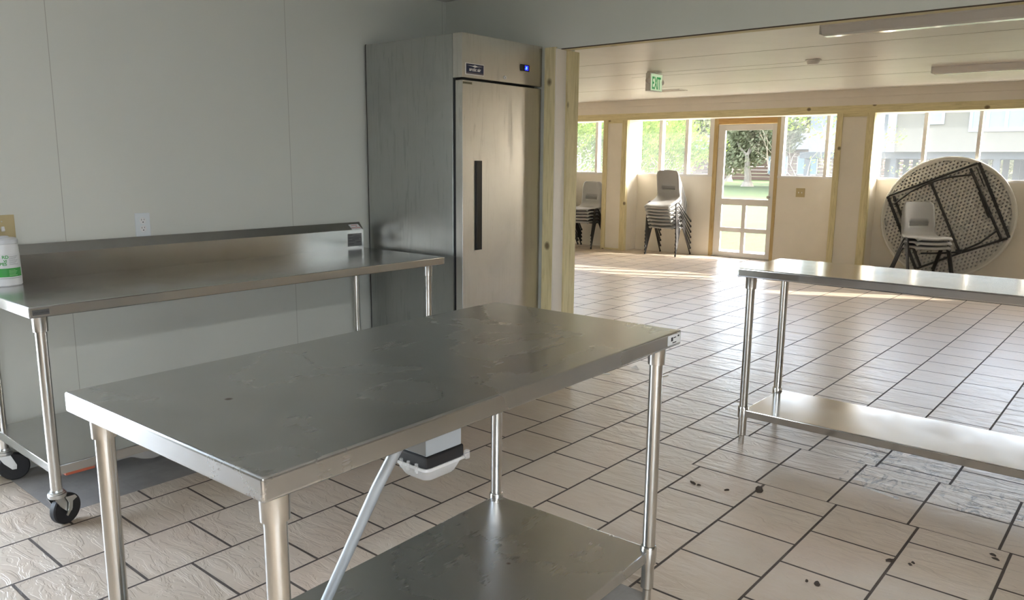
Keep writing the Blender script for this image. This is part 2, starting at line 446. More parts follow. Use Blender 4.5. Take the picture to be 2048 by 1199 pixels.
# partition: left part, header, right stub
w = MB(); w.box((DX0, PY0, 0), (JX, PY1, KC)); w.box((JX, PY0, HZ), (KX1, PY0+.085, KC)); w.box((KX1-.1, PY0, 0), (DX1, PY1, KC))
struct(w.build('wall_partition', KWALL, smooth=False))
struct(MB().box((DX0, PY1, DC), (DX1, YW+.2, DC+.1)).build('ceiling_dining', LINEN, smooth=False))
struct(MB().box((DX0-.12, PY0, 0), (DX0, YW+.12, DC+.1)).build('wall_dining_left', CREAM, smooth=False))
w = MB(); w.box((DX1, PY0, 0), (DX1+.12, YW+.12, DC+.1))
struct(w.build('wall_dining_right', CREAM, smooth=False))
# opening casing
t = MB(); t.box((JX-.082, PY0-.016, 0), (JX+.0, PY0-.0005, HZ+.01), .002)
struct(t.build('trim_1', PINE_Z))
t = MB(); t.box((JX+.0005, PY0-.016, 0), (JX+.006, PY0+.085, HZ)); struct(t.build('trim_2', CREAM_L))
t = MB(); t.box((JX+.0005, PY0+.085, 0), (JX+.022, PY1+.02, HZ-.002), .002); struct(t.build('trim_3', PINE_Z))
t = MB(); t.box((JX+.022, PY0+.022, HZ-.004), (KX1-.1, PY0+.086, HZ-.0005)); struct(t.build('trim_4', PINE_X))
t = MB(); t.box((JX+.022, PY0+.010, HZ-.0035), (KX1-.1, PY0+.0215, HZ-.0003)); struct(t.build('trim_5', plain('dark_joint', (.06, .04, .025), .8)))
# ceiling board joints in the dining room
t = MB()
for y, x0, x1 in ((2.3, 1.5, 7), (3.52, -2.5, 7), (4.45, -4.5, 1.7), (4.74, -1, 6.5), (5.96, -5.5, 3)):
    t.box((x0, y, DC-.0015), (x1, y+.0025, DC))
struct(t.build('trim_6', plain('joint_line', (.52, .48, .41), .8), smooth=False))

# window wall: low wall, head, mullions, screens
SZ = 1.216
DL0, DL1 = -1.527, -.520                        # door frame outside
w = MB(); w.box((DX0, YW, 0), (DL0, YW+.10, SZ)); w.box((DL1, YW, 0), (DX1, YW+.10, SZ)); w.box((DX0, YP+.03, 2.13), (DX1, YW+.10, DC))
struct(w.build('wall_far', CREAM, smooth=False))
# beam across the pier tops: timber, board and crown bands
BB = 2.045
struct(MB().box((DX0, YP, BB), (DX1, YP+.05, 2.142), .002).build('trim_7', PINE_X))
struct(MB().box((DX0, YP+.004, 2.142), (DX1, YP+.05, 2.245)).build('trim_8', CREAM_L, smooth=False))
struct(MB().box((DX0, YP-.018, 2.245), (DX1, YP+.05, DC), .002).build('trim_9', CREAM_L))
struct(MB().box((DX0, YP+.05, BB), (DX1, YW+.1, BB+.085)).build('trim_10', WHITE_PAINT, smooth=False))
piers = [(-3.25, -2.822), (.369, .822), (4.05, 4.50), (-6.9, -6.5)]
for i, (a, b_) in enumerate(piers):
    struct(MB().box((a, YP, 0), (b_-.001, YW+.1, BB)).build('wall_pier_%d' % (i+1), CREAM, smooth=False))
    m_ = MB(); m_.box((a-.002, YP-.018, 0), (a+.076, YP-.0005, BB), .002); struct(m_.build('trim_%d' % (11+4*i), PINE_Z))
    m_ = MB(); m_.box((b_-.080, YP-.018, 0), (b_-.002, YP-.0005, BB), .002); struct(m_.build('trim_%d' % (12+4*i), PINE_Z))
    m_ = MB(); m_.box((b_-.001, YP-.018, 0), (b_+.012, YP+.05, BB), .002); struct(m_.build('trim_%d' % (13+4*i), PINE_Z))
    m_ = MB(); m_.box((a+.076, YP-.012, 0), (b_-.08, YP-.0005, .028)); m_.box((a+.076, YP-.010, BB-.045), (b_-.08, YP-.0005, BB)); struct(m_.build('trim_%d' % (14+4*i), PINE_X))
def window(n, x0, x1, mull, top=BB):
    f = MB()
    f.box((x0, YW-.012, SZ-.02), (x1, YW+.10, SZ+.012))
    for a, b_ in mull: f.box((a, YW+.0, SZ+.012), (b_, YW+.09, top+.08))
    fr = struct(f.build('window_%d' % n, WHITE_PAINT, smooth=False))
    p = MB()
    edges = [x0]+[v for m_ in mull for v in m_]+[x1]
    for a, b_ in zip(edges[::2], edges[1::2]):
        if b_-a > .03: p.quad((a+.001, YW+.082, SZ+.013), (b_-.001, YW+.082, SZ+.013), (b_-.001, YW+.082, top+.08), (a+.001, YW+.082, top+.08))
    p.build('insect_screen', SCREEN, fr, smooth=False)
window(1, -6.5, -3.252, [(-6.2, -6.15), (-5.5, -5.45), (-4.9, -4.85), (-4.28, -4.23), (-3.66, -3.61)])
window(2, -2.80, DL0, [(-2.458, -2.40), (-2.005, -1.95), (-1.60, DL0-.0)])
window(3, DL1, .367, [(DL1, -.462), (.115, .160)])
window(4, .822, 4.05, [(1.32, 1.362), (1.925, 1.964), (2.53, 2.57), (3.14, 3.18), (3.70, 3.74)])
window(5, 4.51, 5.9, [(5.1, 5.14)])
struct(MB().box((5.9, YP+.05, 0), (DX1, YW+.10, DC)).build('wall_far_corner', CREAM, smooth=False))
# glazed garden door
dr = struct(MB().box((DL0, YW-.004, 0), (DL0+.062, YW+.10, BB), .002).box((DL1-.05, YW-.004, 0), (DL1, YW+.10, BB), .002).build('trim_30', PINE_ORZ))
struct(MB().box((DL0+.062, YW-.004, 1.965), (DL1-.05, YW+.10, BB), .002).build('trim_31', PINE_OR))
leaf0, leaf1 = -1.462, -.573
d = MB()
y0, y1 = YW+.012, YW+.05
g0, g1 = -1.353, -.640
d.box((leaf0, y0, .02), (g0, y1, 1.96), .002); d.box((g1, y0, .02), (leaf1, y1, 1.96), .002)
for z0, z1 in ((.02, .085), (.385, .45), (.785, .878), (1.872, 1.96)): d.box((g0, y0, z0), (g1, y1, z1), .001)
d.box((-1.03, y0+.001, .085), (-.968, y1-.001, .385)); d.box((-1.03, y0+.001, .45), (-.968, y1-.001, .785))
door = struct(d.build('door_1', WHITE_PAINT))
MB().box((g0, YW+.028, .085), (g1, YW+.032, 1.872)).build('pane', GLASS, door, smooth=False)
MB().box((leaf0-.035, y0-.006, 1.61), (leaf0+.06, y0-.001, 1.617)).build('hinge', ZINC, door)
h = MB(); h.lathe((leaf1-.05, y0, .92), [(.012, 0), (.012, -.03), (.024, -.035), (.024, -.055), (.01, -.06)], 14, 'y'); h.build('door_knob', ZINC, door)
struct(MB().box((DL0+.062, YW-.02, 0), (DL1-.05, YW+.14, .02), .003).build('trim_32', CONC))
# far roof overhang (eave) shading the windows
struct(MB().box((DX0-.6, YW+.12, 2.24), (DX1+.6, YW+.66, 2.44)).build('ceiling_eave', CREAM_L, smooth=False))
struct(MB().box((-.9, KY0-.9, KC+.1), (DX1+.6, PY1, KC+.25)).box((DX0-.4, PY1, DC+.1), (DX1+.6, YW+.66, DC+.28)).build('ceiling_roof', CREAM_L, smooth=False))

# ------------------------------------------------------------------ steel tables
def leg_tube(x, y, z0, z1, shelf=None, foot=True, r=.0205, collar=True):
    m = MB(); n = 24
    pr = []
    if foot: pr += [(.010, z0), (.0135, z0+.004), (.0135, z0+.045), (.0175, z0+.05), (r+.0005, z0+.052)]
    else: pr += [(r, z0)]
    if shelf: pr += [(r, shelf-.045), (r+.005, shelf-.044), (r+.006, shelf+.006), (r+.003, shelf+.014), (r, shelf+.016)]
    if collar: pr += [(r, z1-.062), (r+.0055, z1-.060), (r+.007, z1-.006), (r+.009, z1)]
    else: pr += [(r, z1)]
    m.lathe((x, y, 0), pr, n); return m
def work_table(name, label, cat, loc, rz, W, L, H, shelf, ap, mt, legs_foot=True, group=None):
    t = thing(name, label, cat, loc, rz, group)
    m = MB(); m.box((0, 0, H-ap), (W, L, H), .006, 3); m.build('tabletop', mt, t)
    for (x, y) in ((.052, .055), (W-.052, .055), (.052, L-.055), (W-.052, L-.055)):
        leg_tube(x, y, 0, H-ap, shelf, legs_foot).build('leg', TUBE, t)
    s = MB(); s.box((.045, .045, shelf-.038), (W-.045, L-.045, shelf), .004, 2); s.build('shelf', mt, t)
    return t
# centre table
CT = work_table('steel_work_table', 'stained stainless steel work table with lower shelf in the centre foreground', 'table', (2.062, -2.468, 0), .030, .741, 1.481, .902, .182, .045, STEEL)
lb = MB(); lb.box((.7405, 1.481-.075-.012, .902-.036), (.7422, 1.481-.008, .902-.006)); lab = lb.build('maker_label', PAPER, CT); lab['label'] = 'small white maker sticker on the table corner'
q = MB(); q.box((.7422, 1.412, .877), (.7426, 1.424, .889)); q.box((.7422, 1.428, .885), (.7426, 1.444, .888)); q.box((.7422, 1.454, .886), (.7426, 1.464, .891)); q.box((.7422, 1.422, .870), (.7426, 1.446, .873)); q.build('label_print', INK, lab)
# prep table on the right, legs under the opening
RW, RL, RH = 1.83, .547, .902
RT = thing('steel_prep_table', 'clean shiny stainless steel table with lower shelf standing in the wide opening on the right', 'table', (2.274, .507, 0), .0058)
MB().box((0, 0, RH-.042), (RW, RL, RH), .006, 3).build('tabletop', STEEL_R, RT)
for (x, y) in ((.052, .050), (RW-.052, .05), (.052, RL-.05), (RW-.052, RL-.05)): leg_tube(x, y, 0, RH-.042, .186).build('leg', TUBE, RT)
MB().box((.060, .035, .148), (RW-.06, RL-.035, .186), .004, 2).build('shelf', STEEL_R, RT)
# wall table with backsplash on casters
WT = thing('wheeled_prep_table', 'long stainless steel table with backsplash on casters against the left wall', 'table', (0, -2.110, 0))
WW, WL, WH = .767, 2.106, .873
m = MB(); m.box((.025, 0, WH-.042), (WW, WL, WH), .005, 3); m.build('tabletop', STEEL_Y, WT)
m = MB(); m.prism([(.012, 0, WH-.03), (.058, 0, WH-.03), (.058, 0, .985), (.020, 0, 1.027), (.012, 0, 1.027)], (0, WL, 0)); bs = m.build('backsplash', STEEL_Y, WT)
m = MB(); m.prism([(.0585, 1.985, .962), (.0585, 2.092, .962), (.0585, 2.092, .885), (.0585, 1.985, .885)], (.0006, 0, 0)); lb2 = m.build('spec_plate', plain('grey_spec_plate', (.17, .17, .17), .4), bs, smooth=False)
m = MB()
for i, (a, b_) in enumerate(((.0, .03), (.04, .09), (.0, .095), (.03, .08), (.0, .05), (.06, .09), (.0, .04))): m.box((.0592, 1.99+a, .953-.009*i), (.0595, 1.99+b_, .9555-.009*i))
m.build('label_print', INK, lb2)
nrm = Vector((.042, 0, .038)).normalized()
def bsl(y, t_): p = Vector((.058, 0, .985)).lerp(Vector((.020, 0, 1.027)), t_)+nrm*.0008; return (p.x, y, p.z)
m = MB(); m.quad(bsl(2.022, .02), bsl(2.098, .02), bsl(2.085, .72), bsl(2.012, .72)); pl = m.build('paper_sticker', PAPER, bs, smooth=False)
m = MB(); nn = nrm*.0003
for a, b_, t0 in ((2.03, 2.075, .55), (2.06, 2.07, .38), (2.02, 2.09, .2)):
    m.quad(*[tuple(Vector(bsl(y, tt))+nn) for y, tt in ((a, t0), (b_, t0), (b_, t0+.06), (a, t0+.06))])
m.build('label_print', RED_INK, pl, smooth=False)
m = MB(); m.box((WW+.0002, .012, WH-.031), (WW+.0012, .068, WH-.012), .0004, 1); np_ = m.build('name_strip', plain('dark_name_strip', (.10, .10, .10), .35), WT)
text_mesh('label_print', 'SPEC-MASTER', .0085, INK, np_, face_x(WW+.0014, .014, WH-.025), .0002)
m = MB(); m.box((.045, .045, .205), (WW-.045, WL-.045, .243), .004, 2); m.build('shelf', STEEL_Y, WT)
def caster(px, py, rz, brake):
    c = Vector((px, py, 0)); R_ = Matrix.Rotation(rz, 3, 'Z')
    T = lambda v: tuple(R_ @ Vector(v)+c)
    m = MB()
    m.lathe((px, py, 0), [(.020, .118), (.031, .119), (.033, .126), (.033, .134), (.029, .137), (.029, .141), (.024, .142), (.022, .150)], 24)
    for s_ in (-1, 1):
        m.prism([T((s_*.021, -.026, .118)), T((s_*.021, .020, .118)), T((s_*.021, .040, .070)), T((s_*.021, .038, .052)), T((s_*.021, .022, .052)), T((s_*.021, -.008, .085))], R_ @ Vector((s_*.003, 0, 0)))
    m.tube([T((-.030, .030, .0605)), T((.030, .030, .0605))], .006, 10)
    fk = m.build('caster_fork', ZINC, WT)
    m = MB(); R0 = .0605
    prof = [(.030, -.013), (.048, -.014), (.056, -.0145), (R0, -.010), (R0+.0003, 0), (R0, .010), (.056, .0145), (.048, .014), (.030, .013)]
    prev = None; first = None; n = 36; ctr = Vector((0, .030, R0))
    for r_, hx in prof:
        ring = [m.bm.verts.new(T((hx, ctr.y+r_*math.cos(2*PI*i/n), ctr.z+r_*math.sin(2*PI*i/n)))) for i in range(n)]
        if prev:
            for k in range(n): m.bm.faces.new((prev[k], prev[(k+1) % n], ring[(k+1) % n], ring[k])).smooth = True
        else: first = ring
        prev = ring
    m.bm.faces.new(prev); m.bm.faces.new(list(reversed(first)))
    m.build('wheel', BLACK_RUB, fk)
    if brake:
        m = MB()
        m.prism([T((.028, .010, .118)), T((.028, .052, .112)), T((.028, .060, .100)), T((.028, .040, .092)), T((.028, .036, .064)), T((.028, .014, .040)), T((.028, .008, .046)), T((.028, .020, .066)), T((.028, .024, .09))], R_ @ Vector((.004, 0, 0)))
        m.lathe((0, 0, 0), [(.0, 0)], 3) if False else None
        m.build('brake_lever', ZINC, fk)
for i, (x, y) in enumerate(((WW-.052, .05), (.075, .07), (WW-.052, WL-.08), (.075, WL-.08))):
    r_ = .0205
    m = leg_tube(x, y, .138, WH-.042, None, False)
    m.build('leg', TUBE, WT)
    caster(x, y, (.35, -.25, .5, .3)[i], i in (0, 2))
m = MB()
pts = []
for i in range(17):
    yy = .16+i*.045; pts.append((yy, .203-.020*math.sin(i/16*PI)*(1+.5*math.sin(i*1.3)) - .012*(i in (5, 6, 7, 8))))
for k in range(16):
    (a, za), (b_, zb) = pts[k], pts[k+1]
    m.quad((WW-.050, a, .207), (WW-.050, b_, .207), (WW-.055, b_, zb), (WW-.055, a, za))
fo = m.build('protective_film', FILM, WT, smooth=False); fo['label'] = 'loose strip of clear film hanging under the shelf edge'
m = MB(); m.box((WW-.20, .09, .188), (WW-.06, .20, .2045), .005); t_ = m.build('red_strip', plain('red_matte', (.42, .10, .05), .5), WT); t_['label'] = 'red strip under the front of the shelf'  # plain red box under the shelf front

# wipes canister on the wall table
cx, cy, cr = .134, -1.983, .061
CAN = thing('wipes_canister', 'white wipes canister with green label on the near end of the wall table', 'canister', (cx, cy, WH))
MB().lathe((0, 0, 0), [(cr-.004, 0), (cr, .004), (cr, .020), (cr-.003, .16), (cr-.006, .175)], 40).build('canister_body', WHITE_PL, CAN)
MB().lathe((0, 0, 0), [(cr-.006, .1755), (cr-.003, .177), (cr-.004, .192), (cr-.010, .199), (.028, .200), (.025, .206), (.010, .207)], 40).build('lid', plain('pale_lid', (.62, .64, .66), .35), CAN)
def band(z0, z1, a0, a1, mat, name, par, off=.0006):
    m = MB(); n = 40
    rr = lambda z: cr-.003*(max(z-.02, 0)/.14)+off
    for i in range(n):
        a, b_ = a0+(a1-a0)*i/n, a0+(a1-a0)*(i+1)/n
        m.quad((rr(z0)*math.cos(a), rr(z0)*math.sin(a), z0), (rr(z0)*math.cos(b_), rr(z0)*math.sin(b_), z0), (rr(z1)*math.cos(b_), rr(z1)*math.sin(b_), z1), (rr(z1)*math.cos(a), rr(z1)*math.sin(a), z1))
    return m.build(name, mat, par)
lab = band(.028, .135, -PI*.9, PI*.62, PAPER, 'wrap_label', CAN)
band(.040, .076, -PI*.9, PI*.30, GREEN, 'green_band', lab, .0010)
band(.0335, .0350, -PI*.9, PI*.25, GREYINK, 'label_print', lab, .0011)
AV = math.atan2(CAM.y-cy, CAM.x-cx)
for i in range(9):
    band(.0905+.0042*i, .0917+.0042*i, AV+.32, AV+.32+.62-.07*((i*7) % 4), GREYINK, 'label_print', lab, .0011)
for i in range(5):
    band(.0450+.0055*i, .0464+.0055*i, AV+.25, AV+.8-.07*((i*5) % 3), plain('pale_green_print_%d' % i, (.45, .75, .42), .4), 'label_print', lab, .0014)
def wrap(z0, aend):
    def f_(co):
        a = aend+co.x/cr; r_ = cr+.0011+co.z
        return Vector((r_*math.cos(a), r_*math.sin(a), z0+co.y))
    return f_
for s_, z_, sz in (('RD', .117, .018), ('VI', .102, .014), ('PES', .089, .017)):
    wd = .62*sz*len(s_)
    text_mesh('label_lettering', s_, sz, GREEN, lab, wrap(z_, AV+.27-wd/cr), .0001, .0004)

# outlets and switches
def outlet(y, z):
    o = thing('wall_outlet', 'white double power outlet on the left wall above the backsplash', 'outlet', (0, y, z))
    MB().box((0, -.036, -.057), (.006, .036, .057), .002).build('cover_plate', WHITE_GL, o)
    for s_ in (-1, 1):
        m = MB(); m.lathe((.006, 0, s_*.0195), [(.0155, 0), (.0165, .001), (.015, .0022)], 20, 'x'); r = m.build('receptacle', WHITE_PL, o)
        m = MB(); m.box((.0081, -.008, s_*.0195+.001), (.0087, -.0062, s_*.0195+.009)); m.box((.0081, .005, s_*.0195+.002), (.0087, .0068, s_*.0195+.009)); m.lathe((.0081, 0, s_*.0195-.007), [(.0028, 0), (.0028, .0006)], 10, 'x'); m.build('slot', INK, r)
outlet(-1.330, 1.083)
o = thing('light_switch', 'beige toggle switch plate on the left wall behind the wipes canister', 'switch', (0, -1.937, 1.098))
MB().box((0, -.050, -.060), (.006, .050, .060), .002).build('cover_plate', BEIGE_PL, o)
MB().box((.006, -.006, -.010), (.020, .006, .010), .002, rot=Matrix.Rotation(-.4, 3, 'Y')).build('toggle', WHITE_PL, o)
MB().lathe((.006, 0, .032), [(.003, 0), (.003, .001)], 8, 'x').build('screw', ZINC, o)
o = thing('dimmer_switch', 'cream double switch plate on the far wall right of the glazed door', 'switch', (-.175, YW-.0005, 1.0))
MB().box((-.062, -.006, -.062), (.062, 0, .062), .002).build('cover_plate', BEIGE_PL, o)
for s_ in (-.022, .022): MB().box((s_-.005, -.018, -.008), (s_+.005, -.006, .010), .001).build('toggle', WHITE_PL, o)

# ------------------------------------------------------------------ refrigerator
FX, FY0, FY1, FH = .835, .070, .768, 2.086
FR = thing('upright_refrigerator', 'tall stainless steel single-door upright refrigerator in the corner', 'refrigerator', (0, 0, 0))
bx1 = FX-.072
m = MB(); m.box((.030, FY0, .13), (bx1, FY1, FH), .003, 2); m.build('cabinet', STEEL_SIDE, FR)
MB().box((.026, FY0+.0, .13), (.0295, FY1, FH+.002)).build('back_panel', DARKGAP, FR)
m = MB(); m.box((bx1+.001, FY0, 1.852), (FX, FY1, FH), .002, 2); gr = m.build('control_panel', STEEL_DOOR, FR)
MB().box((bx1+.001, FY0+.006, .16), (bx1+.018, FY1-.006, 1.85)).build('door_gasket', DARKGAP, FR)
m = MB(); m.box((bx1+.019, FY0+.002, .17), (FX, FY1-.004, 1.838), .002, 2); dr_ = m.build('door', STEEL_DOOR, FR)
m = MB(); hy0, hy1, hz0, hz1 = .170, .228, .902, 1.406
m.box((FX+.0003, hy0, hz0), (FX+.004, hy1, hz1), .001, 1); hd = m.build('handle', BLACK_PL, dr_)
MB().box((FX+.0042, hy0+.007, hz0+.012), (FX+.0062, hy0+.016, hz1-.012), .0008, 1).build('handle_lip', BLACK_RUB, dr_)
MB().box((FX+.0003, .074, 1.818), (FX+.001, .148, 1.830)).build('number_sticker', plain('tan_sticker', (.22, .20, .12), .5), dr_)
m = MB()
for i in range(6): m.box((FX+.001, .080+i*.011, 1.821), (FX+.0013, .086+i*.011, 1.827))
m.build('label_print', INK, dr_)
m = MB(); m.box((FX+.0003, .092, 1.868), (FX+.003, .244, 1.930), .001, 1); bd = m.build('brand_badge', WHITE_INK, gr)
MB().box((FX+.0031, .098, 1.873), (FX+.0036, .239, 1.926)).build('badge_face', NAVY, bd)
MB().box((FX+.0037, .098, 1.8732), (FX+.0039, .239, 1.8815)).build('badge_strip', plain('grey_violet_strip', (.12, .10, .12), .4), bd)
text_mesh('badge_lettering', 'arctic air', .026, WHITE_INK, bd, face_x(FX+.0040, .1685, 1.8895), .0003, .0006, 1.0, 'CENTER')
m = MB(); m.prism([(FX+.0037, .104, 1.9175), (FX+.0037, .150, 1.9165), (FX+.0037, .168, 1.9215), (FX+.0037, .188, 1.9165), (FX+.0037, .233, 1.9175), (FX+.0037, .188, 1.9135), (FX+.0037, .168, 1.9085), (FX+.0037, .150, 1.9135)][::-1], (.0003, 0, 0)); m.build('badge_star', WHITE_INK, bd, smooth=False)
m = MB(); m.box((FX+.0003, .560, 1.928), (FX+.005, .642, 1.966), .002, 2); dp = m.build('display_unit', BLACK_PL, gr)
MB().box((FX+.0052, .598, 1.933), (FX+.0056, .632, 1.961)).build('screen', LED_BG, dp)
text_mesh('digits', '9', .024, BLUE_LED, dp, face_x(FX+.0058, .608, 1.938), .0002, .0003)
text_mesh('digits', '-', .020, BLUE_LED, dp, face_x(FX+.0058, .600, 1.938), .0002, .0003)
m = MB(); m.lathe((FX, .422, 1.878), [(.011, .0003), (.011, .006), (.009, .008)], 20, 'x'); lk = m.build('lock', WHITE_PL, gr)
MB().box((FX+.0081, .4185, 1.8705), (FX+.0086, .4215, 1.881)).build('keyhole', INK, lk)
m = MB()
for x, y in ((.1, FY0+.08), (.1, FY1-.08), (bx1-.06, FY0+.08), (bx1-.06, FY1-.08)):
    c = MB(); c.lathe((x, y, 0), [(.012, .06), (.03, .061), (.03, .075), (.02, .129)], 16); c.build('caster_mount', ZINC, FR)
    c = MB(); c.lathe((x-.012, y, .045), [(.02, 0), (.045, .001), (.045, .023), (.02, .024)], 24, 'x'); c.build('wheel', BLACK_RUB, FR)
m.bm.free()

# ------------------------------------------------------------------ things under the centre table
P0 = Vector((2.60, -1.893, .857))
GB = thing('junction_box', 'pale grey box with black lid under the centre table', 'box', (2.60, -1.893, 0))
MB().box((-.10, 0, .722), (0, .118, .856), .002).build('box_body', BLUEGREY, GB)
MB().box((-.100, -.0008, .724), (-.002, -.0002, .854)).build('shaded_face', SHADE_GREY, GB)  # dark sheet paints the shade on this face of the box
m = MB(); m.box((-.108, -.005, .690), (.004, .124, .722), .006, 3); m.build('black_collar', BLACK_RUB, GB)
TB = thing('plastic_tub', 'clear plastic clip-on tub hanging below the grey box under the centre table', 'tub', (2.60, -1.893, 0))
m = MB(); prof = [(.012, .688), (.010, .694), (.006, .6935), (.005, .686), (-.006, .660), (-.010, .655)]
def rrect(o_, z): return [(-.104-o_, -.000-o_), (.0+o_, -.000-o_), (.0+o_, .119+o_), (-.104-o_, .119+o_)]
prev = None
for o_, z in prof:
    ring = []
    x0, y0_ = -.104-o_, -o_; x1, y1_ = o_, .119+o_; rr = .018
    for (cx_, cy_, a0) in ((x1-rr, y1_-rr, 0), (x0+rr, y1_-rr, PI/2), (x0+rr, y0_+rr, PI), (x1-rr, y0_+rr, 1.5*PI)):
        for k in range(6):
            a = a0+k*PI/10; ring.append(m.bm.verts.new((cx_+rr*math.cos(a), cy_+rr*math.sin(a), z)))
    if prev:
        n = len(ring)
        for k in range(n): m.bm.faces.new((prev[k], prev[(k+1) % n], ring[(k+1) % n], ring[k])).smooth = True
    prev = ring
m.bm.faces.new(prev); m.build('tub_body', TUB, TB)
for (x, y) in ((-.075, -.012), (-.050, -.012), (-.022, -.012)):
    MB().box((x-.004, y-.002, .680), (x+.004, y+.003, .704), .001).build('clip', FILM, TB)
MB().box((.004, .122, .684), (.014, .134, .706), .001).build('clip', FILM, TB)
PT = tag(MB().tube([(2.700, -2.040, .8565), (2.640, -2.075, .72), (2.35, -2.10, .18), (2.262, -2.100, .0)], .0125, 20).build('metal_conduit', plain('galvanised_conduit', (.50, .56, .62), .38, .6)), 'slanting galvanised metal conduit running down from under the centre table', 'conduit')

# ------------------------------------------------------------------ stacking chairs
def make_chair():
    t = thing('stacking_chair', '', 'chair', (0, 0, 0))
    prof = [(-.215, .415), (-.222, .428), (-.212, .440), (-.19, .446), (-.14, .446), (-.08, .440), (-.02, .434), (.04, .430), (.09, .432), (.13, .441), (.158, .458), (.176, .485), (.187, .515), (.196, .55), (.2035, .585), (.207, .60), (.216, .64), (.228, .70), (.240, .76), (.249, .80), (.256, .825), (.262, .835)]
    hw = [.195, .206, .214, .220, .226, .228, .228, .226, .222, .216, .208, .200, .195, .193, .193, .193, .194, .194, .192, .184, .165, .135]
    nu = len(prof); nv = 20
    bm = bmesh.new(); G = []
    for i, ((y, z), w_) in enumerate(zip(prof, hw)):
        row = []
        for j in range(nv+1):
            s_ = -1+2*j/nv; x = w_*s_
            seat = max(0, 1-max(0, (z-.46)/.08)) if y < .19 else 0
            back = 1-seat
            e = abs(s_)
            dz = seat*(.012*(e**2) - .020*max(0, e-.86)/.14 - .004)
            dy = back*(-.028*(e**2.2)) + back*(.012*max(0, e-.9)/.1)
            row.append(bm.verts.new((x, y+dy, z+dz)))
        G.append(row)
    for i in range(nu-1):
        for j in range(nv):
            if 13 <= i <= 14 and 4 <= j <= nv-5: continue
            bm.faces.new((G[i][j], G[i][j+1], G[i+1][j+1], G[i+1][j]))
    bmesh.ops.recalc_face_normals(bm, faces=bm.faces)
    me = bpy.data.meshes.new('seat_shell'); bm.to_mesh(me); bm.free()
    for p in me.polygons: p.use_smooth = True
    me.materials.append(GREY_CHAIR)
    tmp = bpy.data.objects.new('tmp', me); COL.objects.link(tmp)
    sm = tmp.modifiers.new('s', 'SOLIDIFY'); sm.thickness = .009; sm.offset = 0
    dg = bpy.context.evaluated_depsgraph_get(); me2 = bpy.data.meshes.new_from_object(tmp.evaluated_get(dg)); bpy.data.objects.remove(tmp)
    sh = bpy.data.objects.new('seat_shell', me2); COL.objects.link(sh); sh.parent = t
    MB().box((-.115, .199, .556), (.115, .208, .562), .001).build('handle_rib', GREY_CHAIR, t)
    for s_ in (-1, 1):
        pts = [(s_*.262, -.215, .012), (s_*.246, -.085, .38), (s_*.243, -.070, .408), (s_*.242, -.050, .420), (s_*.242, -.02, .423), (s_*.242, .005, .421), (s_*.243, .024, .405), (s_*.246, .045, .37), (s_*.262, .250, .012)]
        MB().tube(pts, .0105, 10).build('side_frame', BLACK_MET, t)
        for y in (-.215, .250): MB().lathe((s_*.262, y, 0), [(.013, 0), (.014, .004), (.013, .03)], 10).build('foot_cap', BLACK_RUB, t)
    for y in (-.04, -.005): MB().tube([(-.242, y, .418), (-.20, y, .410), (.20, y, .410), (.242, y, .418)], .008, 8).build('cross_bar', BLACK_MET, t)
    return t
proto = make_chair(); used = [False]
def stack(x, y, rz, n, dz, lean, dy, where, group, jit=.3):
    pos = ['bottom', 'second from bottom', 'third from bottom', 'fourth from bottom', 'third from top', 'second from top', 'topmost']
    for k in range(n):
        if used[0]: c = copy_tree(proto)
        else: c = proto; used[0] = True
        # each chair tilts a little further forward about the front feet
        a = lean*k
        M = Matrix.Translation((x, y, 0)) @ Matrix.Rotation(rz, 4, 'Z') @ Matrix.Translation((0, -.215+dy*k, dz*k)) @ Matrix.Rotation(a, 4, 'X') @ Matrix.Translation((0, .215, 0))
        M = M @ Matrix.Rotation(random.uniform(-1, 1)*jit*.01*k, 4, 'Z')
        c.matrix_basis = M
        nm = {0: 'bottom', n-1: 'topmost'}.get(k)
        if nm is None:
            o_ = ['', 'second', 'third', 'fourth', 'fifth', 'sixth'][k] if k < n/2 else ['', 'second', 'third', 'fourth'][n-1-k]
            nm = o_+' from '+('the bottom' if k < n/2 else 'the top')
        c['label'] = 'grey stacking chair, %s, stacked %s' % (nm, where); c['category'] = 'chair'; c['group'] = group
stack(-2.07, 7.66, 0, 7, .056, .062, .001, 'left of the glazed door', 'chairs stacked left of the door')
stack(1.60, 7.30, .70, 3, .055, .01, -.004, 'in front of the round table', 'chairs stacked before the round table')
stack(-3.58, 7.62, .0, 5, .052, .02, .001, 'left of the far pier', 'chairs stacked left of the far pier')
stack(-4.16, 7.60, .0, 4, .052, .02, .001, 'at the far left edge of the opening', 'chairs stacked at the far left')

# ------------------------------------------------------------------ folded round table against the far wall
A = math.asin(.22/1.5)
TR = thing('round_folding_table', 'large white round folding table leaning on the far wall, underside with black folded legs showing', 'table', (1.70, 7.810, .762))
TR.rotation_euler = (-A, 0, 0)
R0 = .755
m = MB(); n = 72
m.lathe((0, 0, 0), [(R0-.02, .045), (R0-.004, .042), (R0, .030), (R0, .004), (R0-.006, -.004), (R0-.022, -.004), (R0-.030, .006)], n, 'y', False)
m.build('table_rim', TBL_WHITE, TR)
